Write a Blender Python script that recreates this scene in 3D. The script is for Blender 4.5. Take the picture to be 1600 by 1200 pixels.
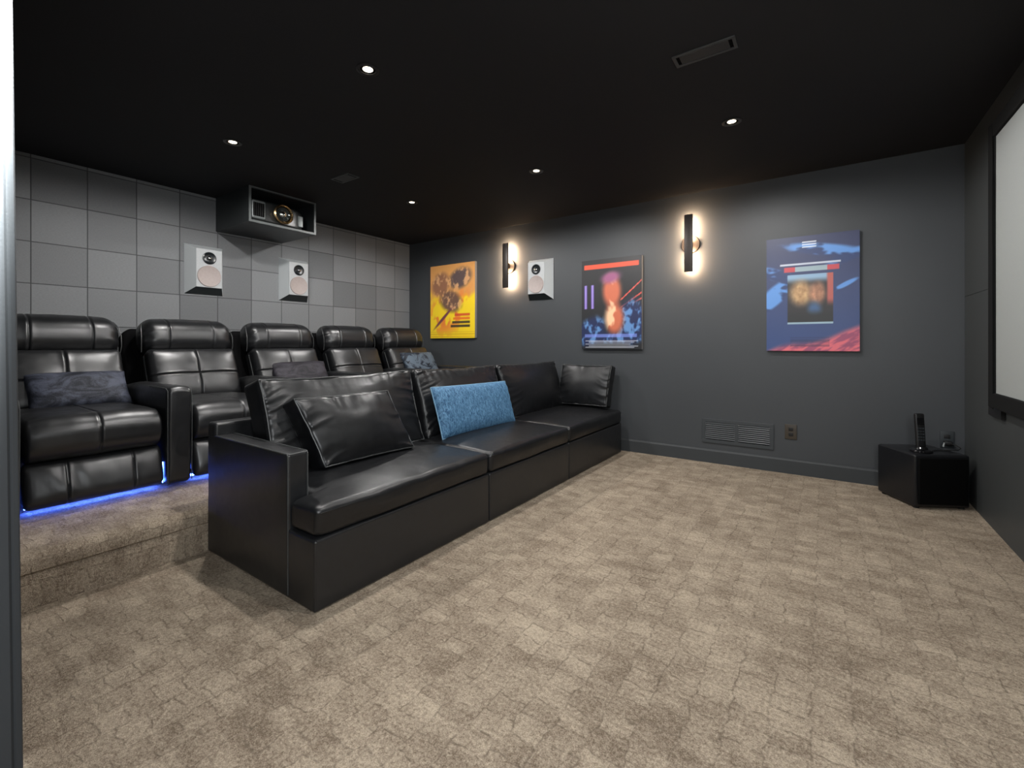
import bpy, bmesh, math, random
from math import sin, cos, pi, radians, sqrt, exp
from mathutils import Vector, Matrix, noise

random.seed(7)
for o in list(bpy.data.objects):
    bpy.data.objects.remove(o, do_unlink=True)
SC = bpy.context.scene
COL = SC.collection

# ------------------------------------------------------------------ room size (metres)
W, D, H = 5.53, 4.325, 2.44          # tile wall x=0, screen wall x=W, poster wall y=D
RX, RZ = 2.13, 0.216                 # riser edge and riser height
NY = 0.12                            # room face of the entry wall

# ------------------------------------------------------------------ camera
cam_d = bpy.data.cameras.new('camera')
cam = bpy.data.objects.new('camera', cam_d)
COL.objects.link(cam)
cam.location = (4.733, 0.0, 1.058)
cam.rotation_euler = (radians(90), 0, radians(34.74))
cam_d.sensor_width = 36
cam_d.lens = 702.94 / 1600 * 36
cam_d.shift_y = -62.0 / 1600
cam_d.clip_start = 0.02
SC.camera = cam

# ------------------------------------------------------------------ exposure, world
SC.view_settings.view_transform = 'Standard'
SC.view_settings.look = 'None'
SC.view_settings.gamma = 1
SC.view_settings.use_curve_mapping = False
SC.view_settings.exposure = 0.0
world = bpy.data.worlds.new('world')
SC.world = world
world.use_nodes = True
world.node_tree.nodes['Background'].inputs[0].default_value = (0.8, 0.9, 1, 1)
world.node_tree.nodes['Background'].inputs[1].default_value = 0.02

def lamp(name, kind, loc, energy, color, parent=None, aim=None, **kw):
    l = bpy.data.lights.new(name, kind)
    l.energy = energy
    l.color = color
    for k, v in kw.items():
        setattr(l, k, v)
    o = bpy.data.objects.new(name, l)
    COL.objects.link(o)
    o.location = loc
    if aim is not None:
        o.rotation_euler = (Vector(aim) - Vector(loc)).to_track_quat('-Z', 'Y').to_euler()
    if parent:
        o.parent = parent
    return o

FILL_E, DOWN_E = 40, 72
# added area fills behind the camera, unseen, to lift the room
lamp('hall_fill', 'AREA', (4.4, -1.0, 2.3), FILL_E, (0.93, 0.97, 1.0), aim=(3.6, 2.0, 0.8), shape='RECTANGLE', size=1.6, size_y=0.9)
lamp('opening_fill', 'AREA', (5.2, -0.26, 1.60), 38, (0.95, 0.98, 1.0), aim=(2.2, 1.4, 0.8), shape='RECTANGLE', size=0.6, size_y=0.9)  # fill added beside the opening for the recliners and leather highlights
# added unseen spot above the opening: brightens the left casing towards its top
lamp('casing_fill_spot', 'SPOT', (3.84, 0.11, 2.04), 15000, (0.95, 1.0, 1.0), aim=(3.70, -0.01, 1.55), spot_size=radians(34), spot_blend=0.35, shadow_soft_size=0.015)

# ------------------------------------------------------------------ materials
def s2l(c):
    return tuple(((x / 255) / 12.92 if x / 255 <= 0.04045 else ((x / 255 + 0.055) / 1.055) ** 2.4) for x in c)

class NT:
    def __init__(s, name):
        s.m = bpy.data.materials.new(name)
        s.m.use_nodes = True
        s.t = s.m.node_tree
        s.b = s.t.nodes['Principled BSDF']
    def n(s, typ, **kw):
        x = s.t.nodes.new(typ)
        for k, v in kw.items():
            if hasattr(x, k) and not k.startswith('i_'):
                setattr(x, k, v)
        return x
    def l(s, a, b):
        s.t.links.new(a, b)
    def math(s, op, a, b=None, c=None, clamp=False):
        x = s.t.nodes.new('ShaderNodeMath')
        x.operation = op
        x.use_clamp = clamp
        for i, v in enumerate((a, b, c)):
            if v is None:
                continue
            if isinstance(v, (int, float)):
                x.inputs[i].default_value = v
            else:
                s.l(v, x.inputs[i])
        return x.outputs[0]
    def noise(s, vec, scale, detail=4, rough=0.55, dist=0.0):
        x = s.t.nodes.new('ShaderNodeTexNoise')
        x.inputs['Scale'].default_value = scale
        x.inputs['Detail'].default_value = detail
        x.inputs['Roughness'].default_value = rough
        x.inputs['Distortion'].default_value = dist
        if vec is not None:
            s.l(vec, x.inputs['Vector'])
        return x.outputs[0]
    def ramp(s, fac, stops):
        x = s.t.nodes.new('ShaderNodeValToRGB')
        e = x.color_ramp.elements
        while len(e) < len(stops):
            e.new(0.5)
        for i, (p, c) in enumerate(stops):
            e[i].position = p
            e[i].color = (c, c, c, 1) if isinstance(c, (int, float)) else (*c, 1)
        s.l(fac, x.inputs[0])
        return x.outputs[0]
    def mix(s, fac, a, b, typ='MIX'):
        x = s.t.nodes.new('ShaderNodeMix')
        x.data_type = 'RGBA'
        x.blend_type = typ
        for sock, v in ((x.inputs[0], fac), (x.inputs[6], a), (x.inputs[7], b)):
            if isinstance(v, (int, float)):
                sock.default_value = v
            elif isinstance(v, tuple):
                sock.default_value = (*v, 1)
            else:
                s.l(v, sock)
        return x.outputs[2]
    def bump(s, h, strength=0.3, dist=0.01, normal=None):
        x = s.t.nodes.new('ShaderNodeBump')
        x.inputs['Strength'].default_value = strength
        x.inputs['Distance'].default_value = dist
        s.l(h, x.inputs['Height'])
        if normal is not None:
            s.l(normal, x.inputs['Normal'])
        s.l(x.outputs[0], s.b.inputs['Normal'])
        return x.outputs[0]
    def coord(s, kind='Object'):
        return s.t.nodes.new('ShaderNodeTexCoord').outputs[kind]

def plain(name, col, rough=0.5, metal=0.0, spec=0.5, emit=None, estr=0.0, nscale=60, nbump=0.05, var=0.08):
    m = NT(name)
    c = m.coord()
    nz = m.noise(c, nscale, 3)
    f = m.ramp(nz, [(0.3, 1 - var), (0.7, 1 + 0 * var)])
    m.l(m.mix(1.0, tuple(col), f, 'MULTIPLY'), m.b.inputs['Base Color'])
    m.b.inputs['Roughness'].default_value = rough
    m.b.inputs['Metallic'].default_value = metal
    m.b.inputs['Specular IOR Level'].default_value = spec
    if nbump:
        m.bump(nz, nbump, 0.002)
    if emit:
        m.b.inputs['Emission Color'].default_value = (*emit, 1)
        m.b.inputs['Emission Strength'].default_value = estr
    return m.m

def leather(name, col, rough, fold=0.25, grain=0.12, spec=0.55):
    m = NT(name)
    c = m.coord()
    big = m.noise(c, 7, 3, 0.5, 0.4)
    mid = m.noise(c, 24, 2, 0.5, 0.3)
    v = m.n('ShaderNodeTexVoronoi')
    v.inputs['Scale'].default_value = 420
    m.l(c, v.inputs['Vector'])
    m.l(m.mix(1.0, tuple(col), m.ramp(mid, [(0.3, 0.8), (0.7, 1.0)]), 'MULTIPLY'), m.b.inputs['Base Color'])
    m.l(m.math('MULTIPLY_ADD', mid, 0.18, rough - 0.09), m.b.inputs['Roughness'])
    m.b.inputs['Specular IOR Level'].default_value = spec
    h = m.math('ADD', m.math('MULTIPLY', big, fold), m.math('MULTIPLY', mid, fold * 0.35))
    h = m.math('ADD', h, m.math('MULTIPLY', v.outputs['Distance'], grain * 0.06))
    m.bump(h, 0.8, 0.02)
    return m.m

def carpet_mat():
    m = NT('carpet')
    uv = m.coord('UV')
    warp = m.t.nodes.new('ShaderNodeTexNoise')
    warp.inputs['Scale'].default_value = 14
    warp.inputs['Detail'].default_value = 3
    m.l(uv, warp.inputs['Vector'])
    vs = m.n('ShaderNodeVectorMath', operation='SUBTRACT')
    m.l(warp.outputs[1], vs.inputs[0]); vs.inputs[1].default_value = (0.5, 0.5, 0.5)
    vm = m.n('ShaderNodeVectorMath', operation='SCALE')
    m.l(vs.outputs[0], vm.inputs[0]); vm.inputs['Scale'].default_value = 0.05
    va = m.n('ShaderNodeVectorMath', operation='ADD')
    m.l(uv, va.inputs[0]); m.l(vm.outputs[0], va.inputs[1])
    # rows run along Y: swap axes for the brick texture
    mp = m.n('ShaderNodeMapping')
    mp.inputs['Rotation'].default_value = (0, 0, radians(90))
    m.l(va.outputs[0], mp.inputs['Vector'])
    br = m.n('ShaderNodeTexBrick')
    br.inputs['Scale'].default_value = 1.0
    br.inputs['Brick Width'].default_value = 0.072
    br.inputs['Row Height'].default_value = 0.098
    br.inputs['Mortar Size'].default_value = 0.0042
    br.inputs['Mortar Smooth'].default_value = 0.8
    br.inputs['Bias'].default_value = 0.0
    br.offset = 0.37
    br.inputs['Color1'].default_value = (0.0, 0.0, 0.0, 1)
    br.inputs['Color2'].default_value = (1, 1, 1, 1)
    br.inputs['Mortar'].default_value = (0.5, 0.5, 0.5, 1)
    m.l(mp.outputs[0], br.inputs['Vector'])
    fine = m.noise(uv, 260, 3, 0.7)
    fine2 = m.noise(uv, 90, 3, 0.7)
    mid = m.noise(uv, 9, 4, 0.6)
    big = m.noise(uv, 2.2, 3, 0.5)
    stx = m.n('ShaderNodeMapping'); stx.inputs['Scale'].default_value = (9, 26, 1)
    m.l(uv, stx.inputs['Vector'])
    streak = m.noise(stx.outputs[0], 1.0, 3, 0.6, 0.6)
    tone = m.math('ADD', m.math('MULTIPLY', mid, 0.46), m.math('MULTIPLY', big, 0.25))
    tone = m.math('ADD', tone, m.math('MULTIPLY', streak, 0.22))
    tone = m.math('ADD', tone, m.math('MULTIPLY', br.outputs['Color'], 0.10))
    tone = m.math('ADD', tone, m.math('MULTIPLY', fine2, 0.80))
    tone = m.math('ADD', tone, m.math('MULTIPLY', fine, 0.85))
    tone = m.math('SUBTRACT', tone, 0.855)
    col = m.ramp(tone, [(0.26, s2l((112, 97, 82))), (0.48, s2l((166, 150, 132))), (0.70, s2l((208, 192, 170)))])
    # broken dark joints between the loops
    gate = m.ramp(m.noise(uv, 24, 3, 0.6), [(0.42, 0.0), (0.55, 1.0)])
    joint = m.math('MULTIPLY', br.outputs['Fac'], gate)
    joint = m.math('MULTIPLY', joint, m.ramp(fine, [(0.40, 0.15), (0.6, 1.0)]))
    col = m.mix(m.math('MULTIPLY', joint, 0.72), col, s2l((66, 56, 47)))
    specks = m.ramp(m.noise(uv, 150, 2, 0.8), [(0.30, 1.0), (0.38, 0.0)])
    col = m.mix(m.math('MULTIPLY', specks, 0.45), col, s2l((78, 66, 54)))
    m.l(col, m.b.inputs['Base Color'])
    m.b.inputs['Roughness'].default_value = 0.95
    m.b.inputs['Specular IOR Level'].default_value = 0.1
    m.b.inputs['Sheen Weight'].default_value = 0.25
    m.b.inputs['Sheen Roughness'].default_value = 0.5
    m.b.inputs['Sheen Tint'].default_value = (*s2l((200, 185, 160)), 1)
    h = m.math('ADD', m.math('MULTIPLY', fine, 0.9), m.math('MULTIPLY', fine2, 0.8))
    h = m.math('ADD', h, m.math('MULTIPLY', mid, 0.9))
    h = m.math('SUBTRACT', h, m.math('MULTIPLY', br.outputs['Fac'], 0.16))
    m.bump(h, 0.9, 0.012)
    return m.m

def tile_mat():
    # square woven wall tiles, 0.307 m, alternate weave direction, each its own tone
    m = NT('acoustic_tile_fabric')
    c = m.coord()
    sx = m.n('ShaderNodeSeparateXYZ'); m.l(c, sx.inputs[0])
    T = 0.3065
    u = m.math('DIVIDE', m.math('SUBTRACT', sx.outputs[1], 0.0795), T)
    v = m.math('DIVIDE', m.math('SUBTRACT', sx.outputs[2], 0.285), T * 0.992)
    iu = m.math('FLOOR', u); iv = m.math('FLOOR', v)
    fu = m.math('FRACT', u); fv = m.math('FRACT', v)
    cb = m.n('ShaderNodeCombineXYZ'); m.l(iu, cb.inputs[0]); m.l(iv, cb.inputs[1])
    wn = m.n('ShaderNodeTexWhiteNoise', noise_dimensions='2D'); m.l(cb.outputs[0], wn.inputs['Vector'])
    def edge(f):
        a = m.math('ABSOLUTE', m.math('SUBTRACT', f, 0.5))
        return m.ramp(a, [(0.484, 0.0), (0.498, 1.0)])
    e = m.math('MAXIMUM', edge(fu), edge(fv))
    par = m.math('MODULO', m.math('ABSOLUTE', m.math('ADD', iu, iv)), 2)
    def weave(sc):
        mp = m.n('ShaderNodeMapping'); mp.inputs['Scale'].default_value = sc
        m.l(c, mp.inputs['Vector'])
        return m.noise(mp.outputs[0], 1.0, 2, 0.6)
    w = m.mix(par, weave((1, 420, 60)), weave((1, 60, 420)))
    tone = m.math('ADD', m.math('MULTIPLY', wn.outputs[0], 0.24), 0.84)
    # a few clearly darker tiles
    dk = m.ramp(wn.outputs[0], [(0.80, 1.0), (0.81, 0.70)])
    tone = m.math('MULTIPLY', tone, dk)
    tone = m.math('MULTIPLY', tone, m.math('ADD', m.math('MULTIPLY', w, 0.5), 0.75))
    col = m.mix(1.0, s2l((128, 130, 132)), tone, 'MULTIPLY')
    col = m.mix(m.math('MULTIPLY', e, 0.8), col, s2l((38, 38, 40)))
    m.l(col, m.b.inputs['Base Color'])
    m.b.inputs['Roughness'].default_value = 0.9
    m.b.inputs['Specular IOR Level'].default_value = 0.2
    h = m.math('SUBTRACT', m.math('MULTIPLY', w, 0.15), e)
    m.bump(h, 0.6, 0.004)
    return m.m

def paint_mat(name, col, rough=0.5, bump=0.06, spec=0.4):
    m = NT(name)
    c = m.coord()
    n1 = m.noise(c, 1.3, 3, 0.5)
    n2 = m.noise(c, 220, 2, 0.5)
    m.l(m.mix(1.0, tuple(col), m.ramp(n1, [(0.3, 0.9), (0.7, 1.0)]), 'MULTIPLY'), m.b.inputs['Base Color'])
    m.b.inputs['Roughness'].default_value = rough
    m.b.inputs['Specular IOR Level'].default_value = spec
    m.bump(n2, bump, 0.002)
    return m.m

def velvet(name, a, b, scale=9, sheen=0.5, fine=True, lo=0.42, hi=0.6, st=(1, 1, 1)):
    m = NT(name)
    c = m.coord()
    mp = m.n('ShaderNodeMapping'); mp.inputs['Scale'].default_value = st
    m.l(c, mp.inputs['Vector'])
    n1 = m.noise(mp.outputs[0], scale, 5, 0.6, 1.2)
    n2 = m.noise(c, 140, 3, 0.7)
    f = m.ramp(m.math('ADD', m.math('MULTIPLY', n1, 0.85), m.math('MULTIPLY', n2, 0.15)), [(lo, 0.0), (hi, 1.0)])
    m.l(m.mix(f, tuple(a), tuple(b)), m.b.inputs['Base Color'])
    m.b.inputs['Roughness'].default_value = 0.6
    m.b.inputs['Specular IOR Level'].default_value = 0.3
    m.b.inputs['Sheen Weight'].default_value = sheen
    m.b.inputs['Sheen Roughness'].default_value = 0.35
    m.b.inputs['Sheen Tint'].default_value = (*b, 1)
    m.bump(m.math('ADD', n1, m.math('MULTIPLY', n2, 0.4)), 0.6, 0.006)
    return m.m

M = {}
M['carpet'] = carpet_mat()
M['tile'] = tile_mat()
M['wall'] = paint_mat('charcoal_wall_paint', s2l((65, 68, 71)), 0.5, 0.05)
M['wall_screen'] = paint_mat('charcoal_panel_paint', s2l((62, 65, 65)), 0.5, 0.04)
M['ceil'] = paint_mat('black_ceiling_paint', s2l((36, 36, 38)), 0.8, 0.05, 0.25)
M['base'] = paint_mat('charcoal_baseboard_paint', s2l((57, 60, 62)), 0.6)
M['white'] = paint_mat('pale_casing_paint', s2l((50, 52, 54)), 0.7, spec=0.1)
M['hall'] = paint_mat('hall_wall_paint', s2l((150, 150, 148)), 0.6)
M['leather_r'] = leather('glossy_black_leather', s2l((23, 24, 26)), 0.36, 0.07, spec=0.8)
M['leather_s'] = leather('satin_black_leather', s2l((20, 21, 23)), 0.36, 0.10, spec=0.5)
M['leather_b'] = leather('flat_black_leather', s2l((31, 32, 34)), 0.35, 0.04)
M['piping'] = leather('grey_leather_piping', s2l((70, 72, 72)), 0.4, 0.05)  # coloured lighter than the leather it edges
M['fabric_dark'] = plain('black_backing_cloth', s2l((14, 14, 15)), 0.9, spec=0.1)
M['velvet'] = velvet('crushed_velvet_slate', s2l((26, 29, 38)), s2l((74, 78, 92)), 11, 0.5, st=(1, 0.55, 1.2))
M['velvet2'] = velvet('crushed_velvet_plum', s2l((24, 22, 28)), s2l((58, 55, 62)), 11, 0.4, st=(1, 0.55, 1.2))
M['velvet3'] = velvet('crushed_velvet_steel', s2l((20, 26, 38)), s2l((84, 96, 108)), 8, 0.5, lo=0.44, hi=0.5)
M['blue'] = velvet('blue_chenille', s2l((38, 74, 108)), s2l((98, 142, 176)), 52, 0.5, lo=0.38, hi=0.64, st=(1, 1.5, 0.7))
M['blue_edge'] = plain('blue_chenille_edge', s2l((120, 160, 188)), 0.7)
M['black'] = plain('black_plastic', s2l((18, 18, 19)), 0.4)
M['black_matt'] = plain('matt_black_cloth_frame', s2l((16, 17, 17)), 0.8, spec=0.2)
M['blackgloss'] = plain('gloss_black_plastic', s2l((12, 12, 14)), 0.12, nbump=0)
M['sub'] = plain('black_cabinet_lacquer', s2l((20, 21, 24)), 0.3, nscale=8, nbump=0.15)
M['void'] = plain('dark_opening', (0.002, 0.002, 0.002), 0.9, spec=0.1, nbump=0)
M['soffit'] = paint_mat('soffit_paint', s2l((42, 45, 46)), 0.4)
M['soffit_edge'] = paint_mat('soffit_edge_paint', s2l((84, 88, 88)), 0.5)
M['spk_face'] = plain('speaker_front_paint', s2l((174, 177, 179)), 0.5)
M['spk_side'] = plain('speaker_cabinet_cloth', s2l((186, 191, 193)), 0.7, nscale=300, nbump=0.2)
M['spk_dark'] = plain('speaker_dark_bevel', s2l((40, 48, 50)), 0.4)
M['cone'] = plain('pinkish_grey_cone', s2l((170, 158, 154)), 0.6)
M['tweet'] = plain('black_tweeter', s2l((14, 20, 24)), 0.3)
M['dome'] = plain('silver_dome', s2l((235, 235, 235)), 0.12, 1.0, nbump=0)
M['gold'] = plain('bronze_lens_ring', s2l((200, 172, 130)), 0.25, 1.0, nbump=0)
M['proj'] = plain('projector_shell', s2l((34, 36, 36)), 0.35)
M['proj_trim'] = plain('projector_grey_trim', s2l((108, 113, 113)), 0.45, 0.3)
M['lens'] = plain('lens_glass', s2l((60, 64, 62)), 0.08, 0.3, nbump=0)
M['red'] = plain('red_indicator', (0.3, 0.0, 0.0), 0.4, emit=(1, 0.05, 0.03), estr=18, nbump=0)
M['sconce'] = plain('bronze_sconce_metal', s2l((52, 46, 42)), 0.45, 0.4)
M['led_warm'] = plain('warm_light_strip', (0.8, 0.7, 0.6), 0.5, emit=(1.0, 0.68, 0.42), estr=190, nbump=0)
M['led_blue'] = plain('blue_light_strip', (0.0, 0.0, 0.3), 0.5, emit=(0.05, 0.13, 1.0), estr=75, nbump=0)
M['lens_lit'] = plain('lit_lamp_lens', (0.8, 0.8, 0.8), 0.3, emit=(1.0, 0.86, 0.66), estr=5, nbump=0)
M['trim'] = plain('downlight_trim', s2l((120, 104, 86)), 0.4, 0.3)
M['trim_black'] = plain('downlight_black_trim', s2l((30, 28, 26)), 0.4)
M['vent'] = paint_mat('black_vent_paint', s2l((62, 63, 64)), 0.45)
M['vent_slat'] = paint_mat('black_vent_slat_paint', s2l((46, 47, 48)), 0.5)
M['grille'] = paint_mat('charcoal_grille_paint', s2l((62, 66, 69)), 0.4)
M['outlet'] = plain('brown_outlet_plastic', s2l((62, 56, 48)), 0.35)
M['outlet_dark'] = plain('grey_outlet_plastic', s2l((44, 49, 52)), 0.4)
M['screen'] = plain('screen_cloth', s2l((156, 160, 158)), 0.75, spec=0.2, nscale=400)
M['canvas_side'] = plain('grey_canvas_edge', s2l((120, 122, 126)), 0.7)
M['clear'] = plain('pale_plug', s2l((170, 175, 175)), 0.3)
M['rubber'] = plain('black_rubber', s2l((20, 20, 20)), 0.6)

# ------------------------------------------------------------------ mesh helpers
class MB:
    def __init__(s):
        s.v, s.f, s.uv = [], [], None
    def add(s, v, f, mat=None):
        o = len(s.v)
        if mat is not None:
            v = [mat @ Vector(p) for p in v]
        s.v += [tuple(p) for p in v]
        s.f += [tuple(i + o for i in q) for q in f]
        return s
    def box(s, a, b, r=0.0, mat=None):
        c = [(a[i] + b[i]) / 2 for i in range(3)]
        h = [abs(b[i] - a[i]) / 2 for i in range(3)]
        if r <= 0:
            v = [(c[0] + x * h[0], c[1] + y * h[1], c[2] + z * h[2]) for x in (-1, 1) for y in (-1, 1) for z in (-1, 1)]
            f = [(0, 1, 3, 2), (4, 6, 7, 5), (0, 4, 5, 1), (2, 3, 7, 6), (0, 2, 6, 4), (1, 5, 7, 3)]
            return s.add(v, f, mat)
        return s.soft(c, h, min(r, min(h) * 0.98), (1, 1, 1), k=2, mat=mat)
    def soft(s, c, h, r, n=(4, 4, 4), k=4, cuts=((), (), ()), fn=None, mat=None):
        """rounded box: centre c, half sizes h, corner radius r, optional deform fn(x,y,z)->(x,y,z) in centred coords"""
        rr = r if isinstance(r, tuple) else (r, r, r)
        ax = []
        for i in range(3):
            R = rr[i]; hi = h[i] - R
            e = [hi + R * sin(pi / 2 * j / k) for j in range(k + 1)]
            # equal-ish arc spacing
            e = [hi + R * math.tan(pi / 4 * j / k) for j in range(k + 1)]
            mid = [-hi + 2 * hi * j / n[i] for j in range(n[i] + 1)] if hi > 1e-6 else [0.0]
            L = set(round(x, 6) for x in mid) | set(round(x, 6) for x in e) | set(round(-x, 6) for x in e)
            for cc in cuts[i]:
                for d in (-0.016, -0.008, -0.004, 0, 0.004, 0.008, 0.016):
                    if abs(cc + d) < hi:
                        L.add(round(cc + d, 6))
            ax.append(sorted(L))
        idx, V, F = {}, [], []
        def vert(q):
            key = q
            if key in idx:
                return idx[key]
            p = Vector(q)
            inn = Vector([max(-(h[i] - rr[i]), min(h[i] - rr[i], p[i])) for i in range(3)])
            d = p - inn
            dn = Vector([d[i] / rr[i] if rr[i] > 0 else 0 for i in range(3)])
            if dn.length > 1e-9:
                dn.normalize()
                d = Vector([dn[i] * rr[i] for i in range(3)])
            p = inn + d
            if fn:
                p = Vector(fn(p.x, p.y, p.z))
            idx[key] = len(V)
            V.append((p.x + c[0], p.y + c[1], p.z + c[2]))
            return idx[key]
        for a in range(3):
            b, g = (a + 1) % 3, (a + 2) % 3
            for sgn in (-1, 1):
                A = ax[a][-1] if sgn > 0 else ax[a][0]
                for i in range(len(ax[b]) - 1):
                    for j in range(len(ax[g]) - 1):
                        q = []
                        for (ii, jj) in ((i, j), (i + 1, j), (i + 1, j + 1), (i, j + 1)):
                            t = [0, 0, 0]; t[a] = A; t[b] = ax[b][ii]; t[g] = ax[g][jj]
                            q.append(vert(tuple(t)))
                        if sgn < 0:
                            q.reverse()
                        if len(set(q)) == 4:
                            F.append(tuple(q))
        return s.add(V, F, mat)
    def tube(s, pts, r, seg=8, cap=True, closed=False):
        pts = [Vector(p) for p in pts]
        V, F = [], []
        n = len(pts)
        prev = None
        for i, p in enumerate(pts):
            if closed:
                t = pts[(i + 1) % n] - pts[i - 1]
            else:
                t = pts[min(i + 1, n - 1)] - pts[max(i - 1, 0)]
            t.normalize()
            if prev is None:
                up = Vector((0, 0, 1)) if abs(t.z) < 0.9 else Vector((1, 0, 0))
                a = t.cross(up).normalized()
            else:
                a = (prev - t * prev.dot(t)).normalized()
            prev = a
            b = t.cross(a)
            for j in range(seg):
                an = 2 * pi * j / seg
                V.append(p + (a * cos(an) + b * sin(an)) * r)
        m = n if closed else n - 1
        for i in range(m):
            for j in range(seg):
                i2 = (i + 1) % n
                F.append((i * seg + j, i2 * seg + j, i2 * seg + (j + 1) % seg, i * seg + (j + 1) % seg))
        if cap and not closed:
            F.append(tuple(range(seg)))
            F.append(tuple((n - 1) * seg + j for j in range(seg))[::-1])
        return s.add(V, F)
    def lathe(s, prof, seg=32, mat=None):
        """profile [(r,z)...] spun about z"""
        V, F = [], []
        for (r, z) in prof:
            for j in range(seg):
                a = 2 * pi * j / seg
                V.append((r * cos(a), r * sin(a), z))
        for i in range(len(prof) - 1):
            for j in range(seg):
                F.append((i * seg + j, i * seg + (j + 1) % seg, (i + 1) * seg + (j + 1) % seg, (i + 1) * seg + j))
        if prof[0][0] > 1e-6:
            F.append(tuple(range(seg))[::-1])
        if prof[-1][0] > 1e-6:
            F.append(tuple((len(prof) - 1) * seg + j for j in range(seg)))
        return s.add(V, F, mat)
    def prism(s, poly, y0, y1, axis='y'):
        """2-D polygon extruded along an axis; poly in the two other axes (x,z for y; x,y for z; y,z for x)"""
        def P(a, b, t):
            return {'y': (a, t, b), 'z': (a, b, t), 'x': (t, a, b)}[axis]
        n = len(poly)
        V = [P(a, b, y0) for a, b in poly] + [P(a, b, y1) for a, b in poly]
        F = [tuple(range(n)), tuple(range(n, 2 * n))[::-1]]
        F += [(i, (i + 1) % n, n + (i + 1) % n, n + i)[::-1] for i in range(n)]
        return s.add(V, F)
    def build(s, name, mat, parent=None, smooth=True, angle=40, loc=None, bevel=0):
        me = bpy.data.meshes.new(name)
        me.from_pydata(s.v, [], s.f)
        bm = bmesh.new(); bm.from_mesh(me)
        bmesh.ops.remove_doubles(bm, verts=bm.verts, dist=1e-6)
        bmesh.ops.delete(bm, geom=[v for v in bm.verts if not v.link_faces], context='VERTS')
        bmesh.ops.recalc_face_normals(bm, faces=bm.faces)
        bm.to_mesh(me); bm.free()
        me.materials.append(mat)
        if smooth:
            me.shade_smooth()
            me.set_sharp_from_angle(angle=radians(angle))
        o = bpy.data.objects.new(name, me)
        COL.objects.link(o)
        if parent:
            o.parent = parent
        if loc:
            o.location = loc
        if bevel:
            b = o.modifiers.new('bevel', 'BEVEL'); b.width = bevel; b.segments = 2; b.limit_method = 'ANGLE'
        return o

def tag(o, label=None, cat=None, group=None, kind=None):
    if label: o['label'] = label
    if cat: o['category'] = cat
    if group: o['group'] = group
    if kind: o['kind'] = kind
    return o

def thing(name, label, cat, loc=(0, 0, 0), rot=(0, 0, 0), group=None):
    o = bpy.data.objects.new(name, None)
    o.empty_display_size = 0.1
    COL.objects.link(o)
    o.location = loc
    o.rotation_euler = rot
    return tag(o, label, cat, group)

def struct(o):
    o['kind'] = 'structure'
    return o

def copy_tree(o, parent=None):
    c = o.copy()
    COL.objects.link(c)
    c.parent = parent
    for ch in list(o.children):
        copy_tree(ch, c)
    return c

def nz(x, y, z):
    return noise.noise(Vector((x, y, z)))

def sst(a, b, x):
    t = max(0.0, min(1.0, (x - a) / (b - a)))
    return t * t * (3 - 2 * t)

# ------------------------------------------------------------------ the setting
def uvmap(o, fn):
    me = o.data
    L = me.uv_layers.new(name='UVMap')
    for poly in me.polygons:
        for li in poly.loop_indices:
            co = me.vertices[me.loops[li].vertex_index].co
            L.data[li].uv = fn(co)

fl = struct(MB().box((-0.1, -2.6, -0.06), (W + 0.1, D + 0.1, 0)).build('floor', M['carpet'], smooth=False))
uvmap(fl, lambda c: (c.x, c.y))
# carpeted riser: top, rounded nosing, face
prof = [(0.0, RZ)]
R = 0.05
for i in range(9):
    a = pi / 2 * (1 - i / 8)
    prof.append((RX - R + R * cos(a) + 0.006, RZ - R + R * sin(a)))
prof += [(RX + 0.006, 0.147), (RX - 0.002, 0.142), (RX - 0.004, 0.139), (RX - 0.002, 0.136), (RX, 0.131), (RX + 0.0, 0.03), (RX + 0.006, 0.0)]
arc = [0.0]
for i in range(1, len(prof)):
    arc.append(arc[-1] + math.dist(prof[i - 1], prof[i]))
mb = MB()
poly = prof + [(0.0, 0.0)]
mb.prism(poly, NY, D, 'y')
rs = struct(mb.build('trim_1', M['carpet'], angle=50))
def ruv(c):
    best, bu = 1e9, 0
    for i in range(1, len(prof)):
        a, b = prof[i - 1], prof[i]
        dx, dz = b[0] - a[0], b[1] - a[1]
        L2 = dx * dx + dz * dz
        t = max(0, min(1, ((c.x - a[0]) * dx + (c.z - a[1]) * dz) / L2))
        d = math.dist((c.x, c.z), (a[0] + t * dx, a[1] + t * dz))
        if d < best:
            best, bu = d, arc[i - 1] + t * sqrt(L2)
    return (bu + 0.31, c.y + 0.05)
uvmap(rs, ruv)
tag(rs, 'carpeted riser step under the recliners')

struct(MB().box((-0.1, -0.0, H), (W + 0.1, D + 0.1, H + 0.1)).build('ceiling', M['ceil'], smooth=False))
struct(MB().box((-0.1, NY - 0.12, 0), (0, D + 0.1, H)).build('wall_left', M['tile'], smooth=False))
struct(MB().box((0, D, 0), (W, D + 0.1, H)).build('wall_back', M['wall'], smooth=False))
# screen wall built of panels with fine joints
mb = MB()
zs = [0, 1.197, 1.385, H]
zs = [0, 1.385, H]
for a, b in zip(zs[:-1], zs[1:]):
    mb.box((W, NY, a + (0.0015 if a else 0)), (W + 0.1, D, b - (0.0015 if b < H else 0)))
mb.box((W + 0.004, NY, 0), (W + 0.1, D, H))
struct(mb.build('wall_right', M['wall_screen'], smooth=False))
# entry wall with wide opening at the camera
OX0, OX1, OZ = 3.72, 5.43, 2.08
mb = MB()
mb.box((-0.1, 0, 0), (OX0, NY, H)); mb.box((OX1, 0, 0), (W + 0.1, NY, H)); mb.box((OX0, 0, OZ), (OX1, NY, H))
struct(mb.build('wall_front', M['wall'], smooth=False))
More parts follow.
